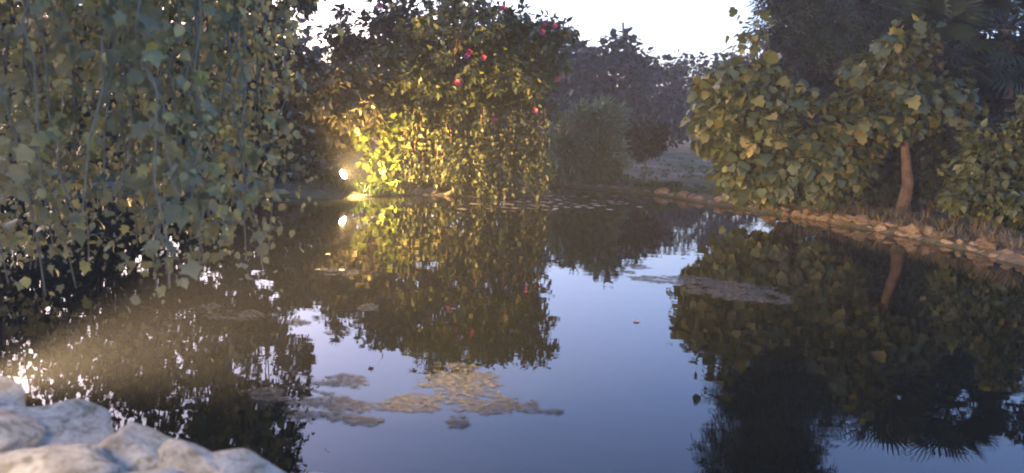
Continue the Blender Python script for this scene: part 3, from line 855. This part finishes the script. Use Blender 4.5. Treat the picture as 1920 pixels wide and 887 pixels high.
mat_patch('wide brown algae mat floating in the open water at bottom centre', [(860, 715, 75, 30), (790, 755, 80, 16), (930, 758, 90, 18), (1010, 768, 50, 8), (856, 790, 26, 16), (730, 760, 40, 10)], 1.0)
mat_patch('hazy algae mat left of the wide one, near the boulders', [(610, 765, 90, 24), (540, 740, 90, 18), (640, 715, 50, 12), (680, 790, 40, 10)], 2.0, rag=1.0, thr=-0.08)
mat_patch('long narrow algae mat floating before the right bank reflection', [(1380, 545, 80, 18), (1300, 528, 60, 10), (1230, 524, 50, 6), (1440, 562, 40, 8)], 3.0)
mat_patch('tiny algae scrap drifting in the sky reflection', [(1195, 500, 22, 5), (1180, 510, 12, 3)], 4.0, rag=0.9)
mat_patch('dull algae streak under the hanging branches', [(440, 590, 70, 10), (380, 575, 50, 7)], 5.0, rag=1.3, thr=0.05)
mat_patch('thin broken algae scum along the foot of the flowering bush', [(985, 385, 110, 9), (1080, 380, 80, 8)], 6.0, rag=1.6, thr=0.25)['kind'] = 'stuff'
mat_patch('faint algae scrap below the lamp reflection', [(640, 510, 34, 7)], 6.5, rag=1.2)
mat_patch('small brown algae scrap under the tips of the hanging branches', [(560, 605, 26, 6)], 6.8, rag=1.2)
mat_patch('small pale algae scrap midway below the flowering bush', [(690, 577, 22, 7)], 7.0, rag=0.8)

v, f = LEAF['lobed']
dmat = leaf_mat('dead_leaf', G3((0.16, 0.10, 0.05), (0.28, 0.20, 0.12), (0.40, 0.33, 0.24)), 0.1, per_object=True)
dme = np_mesh('floating_leaf', v * np.array([1, 1, 0.15]), [f], dmat)
random.seed(30)
spots = [(random.gauss(1080, 55), random.gauss(380, 8)) for _ in range(46)] + [(random.gauss(970, 45), random.gauss(382, 8)) for _ in range(20)]
for px, py in spots:
    p = P(px, max(366, py)); p.z = 0.008
    o = link('floating_leaf', dme, None, Matrix.Translation(p) @ Matrix.Rotation(random.uniform(0, 6.28), 4, 'Z') @ Matrix.Scale(random.uniform(.10, .2), 4))
    tag(o, 'pale dead leaf floating on the water below the far bank stones', 'leaf', 'dead leaves floating by the far bank')
for px, py, lab in [(618, 478, 'dead leaf floating below the lamp reflection, farthest of three'), (640, 508, 'dead leaf floating below the lamp reflection, middle of three'),
                    (600, 506, 'dead leaf floating below the lamp reflection, leftmost of three'), (1188, 603, 'lone dead leaf afloat in the middle of the sky reflection')]:
    p = P(px, py); p.z = 0.008
    o = link('floating_leaf', dme, None, Matrix.Translation(p) @ Matrix.Rotation(random.uniform(0, 6.28), 4, 'Z') @ Matrix.Scale(0.06, 4))
    tag(o, lab, 'leaf', 'dead leaves floating in open water')

# ------------------------------------------------------------------ garden floodlights
metal, nt, b, out = new_mat('lamp_metal')
b.inputs['Base Color'].default_value = (0.03, 0.03, 0.03, 1); b.inputs['Metallic'].default_value = 0.6; b.inputs['Roughness'].default_value = 0.45
def floodlight(label, loc, aim, power, color, seed, rad=0.1, watts=None, cone=None):
    loc, aim = Vector(loc), Vector(aim)
    root = empty('garden_floodlight', loc - Vector((0, 0, 0.25)), label, 'lamp', 'garden floodlights by the water')
    d = (aim - loc).normalized(); q = d.to_track_quat('Z', 'Y').to_matrix().to_4x4(); q.translation = loc
    bm = bmesh.new()
    prof = [(0.035, -0.14), (0.05, -0.13), (0.07, -0.06), (rad + 0.008, -0.01), (rad + 0.014, 0.03), (rad + 0.006, 0.03), (rad, 0.0)]
    rings = [[bm.verts.new((r * math.cos(2 * math.pi * k / 20), r * math.sin(2 * math.pi * k / 20), z)) for k in range(20)] for r, z in prof]
    for r_a, r_b in zip(rings[:-1], rings[1:]):
        for k in range(20): bm.faces.new((r_a[k], r_a[(k + 1) % 20], r_b[(k + 1) % 20], r_b[k]))
    bm.faces.new(rings[0][::-1])
    me = bpy.data.meshes.new('housing'); bm.to_mesh(me); bm.free(); me.materials.append(metal)
    link('housing', me, root, q)
    em = bpy.data.materials.new('lamp_glow'); em.use_nodes = True; nt = em.node_tree; nt.nodes.clear()
    e = nt.nodes.new('ShaderNodeEmission'); e.inputs[0].default_value = (*color, 1); e.inputs[1].default_value = power
    o = nt.nodes.new('ShaderNodeOutputMaterial'); nt.links.new(e.outputs[0], o.inputs[0])
    bm = bmesh.new(); bmesh.ops.create_icosphere(bm, subdivisions=2, radius=rad - 0.002)
    bmesh.ops.bisect_plane(bm, geom=bm.verts[:] + bm.edges[:] + bm.faces[:], plane_co=(0, 0, 0), plane_no=(0, 0, -1), clear_outer=True)
    for vv in bm.verts: vv.co.z = vv.co.z * 0.8 + 0.004
    me = bpy.data.meshes.new('lens'); bm.to_mesh(me); bm.free(); me.materials.append(em)
    link('lens', me, root, q)
    tb = Tubes(); tb.add([loc - d * 0.06 - Vector((0, 0, .35)), loc - d * 0.06 - Vector((0, 0, .07))], [0.012, 0.012], 8)
    link('spike', tb.mesh('spike', metal), root)
    tb = Tubes(); x = d.cross(Vector((0, 0, 1))).normalized(); c = loc - d * 0.06
    tb.add([c + x * .085, c + x * .085 - Vector((0, 0, .07)), c - Vector((0, 0, .1)), c - x * .085 - Vector((0, 0, .07)), c - x * .085], [0.006] * 5, 6)
    link('bracket', tb.mesh('bracket', metal), root)
    if watts:
        ld = bpy.data.lights.new('beam', 'SPOT'); ld.energy = watts; ld.color = color; ld.spot_size = cone; ld.spot_blend = 1.0; ld.shadow_soft_size = 0.06
        lo = bpy.data.objects.new('beam', ld); C.objects.link(lo); lo.parent = root; lo.matrix_parent_inverse = Matrix.Translation(root.location).inverted()
        lq = d.to_track_quat('-Z', 'Y').to_matrix().to_4x4(); lq.translation = loc + d * 0.13; lo.matrix_basis = lq
    return root
lp = D(642, 328, 13.6)
floodlight('lit garden floodlight shining between the brownish shrub and lime bush', lp, lp + Vector((0.72, -0.25, 0.42)), 3800, (1.0, 0.64, 0.26), 1, rad=0.075)
nl = Vector((-1.68, 2.0, 0.62))
floodlight('lit garden floodlight on the near bank aimed at the right bank', nl, D(1560, 290, 13.2), 16.0, (1.0, 0.69, 0.38), 2, watts=1350, cone=math.radians(50))

# ------------------------------------------------------------------ added haze volume, standing in for the lens glare veil
hm = bpy.data.materials.new('glare_haze'); hm.use_nodes = True; nt = hm.node_tree; nt.nodes.clear()
pv = nt.nodes.new('ShaderNodeVolumePrincipled'); pv.inputs['Color'].default_value = (0.95, 0.95, 0.95, 1); pv.inputs['Density'].default_value = 0.0017
o = nt.nodes.new('ShaderNodeOutputMaterial'); nt.links.new(pv.outputs[0], o.inputs['Volume'])
hv = np.array([(x, y, z) for x in (-72, 72) for y in (-32, 92) for z in (-1.8, 11.5)])
hf = np.array([(0, 1, 3, 2), (4, 6, 7, 5), (0, 4, 5, 1), (2, 3, 7, 6), (0, 2, 6, 4), (1, 5, 7, 3)])
tag(link('haze', np_mesh('haze', hv, [hf], hm)), 'thin even haze added over the pond to stand in for lens glare', kind='stuff')
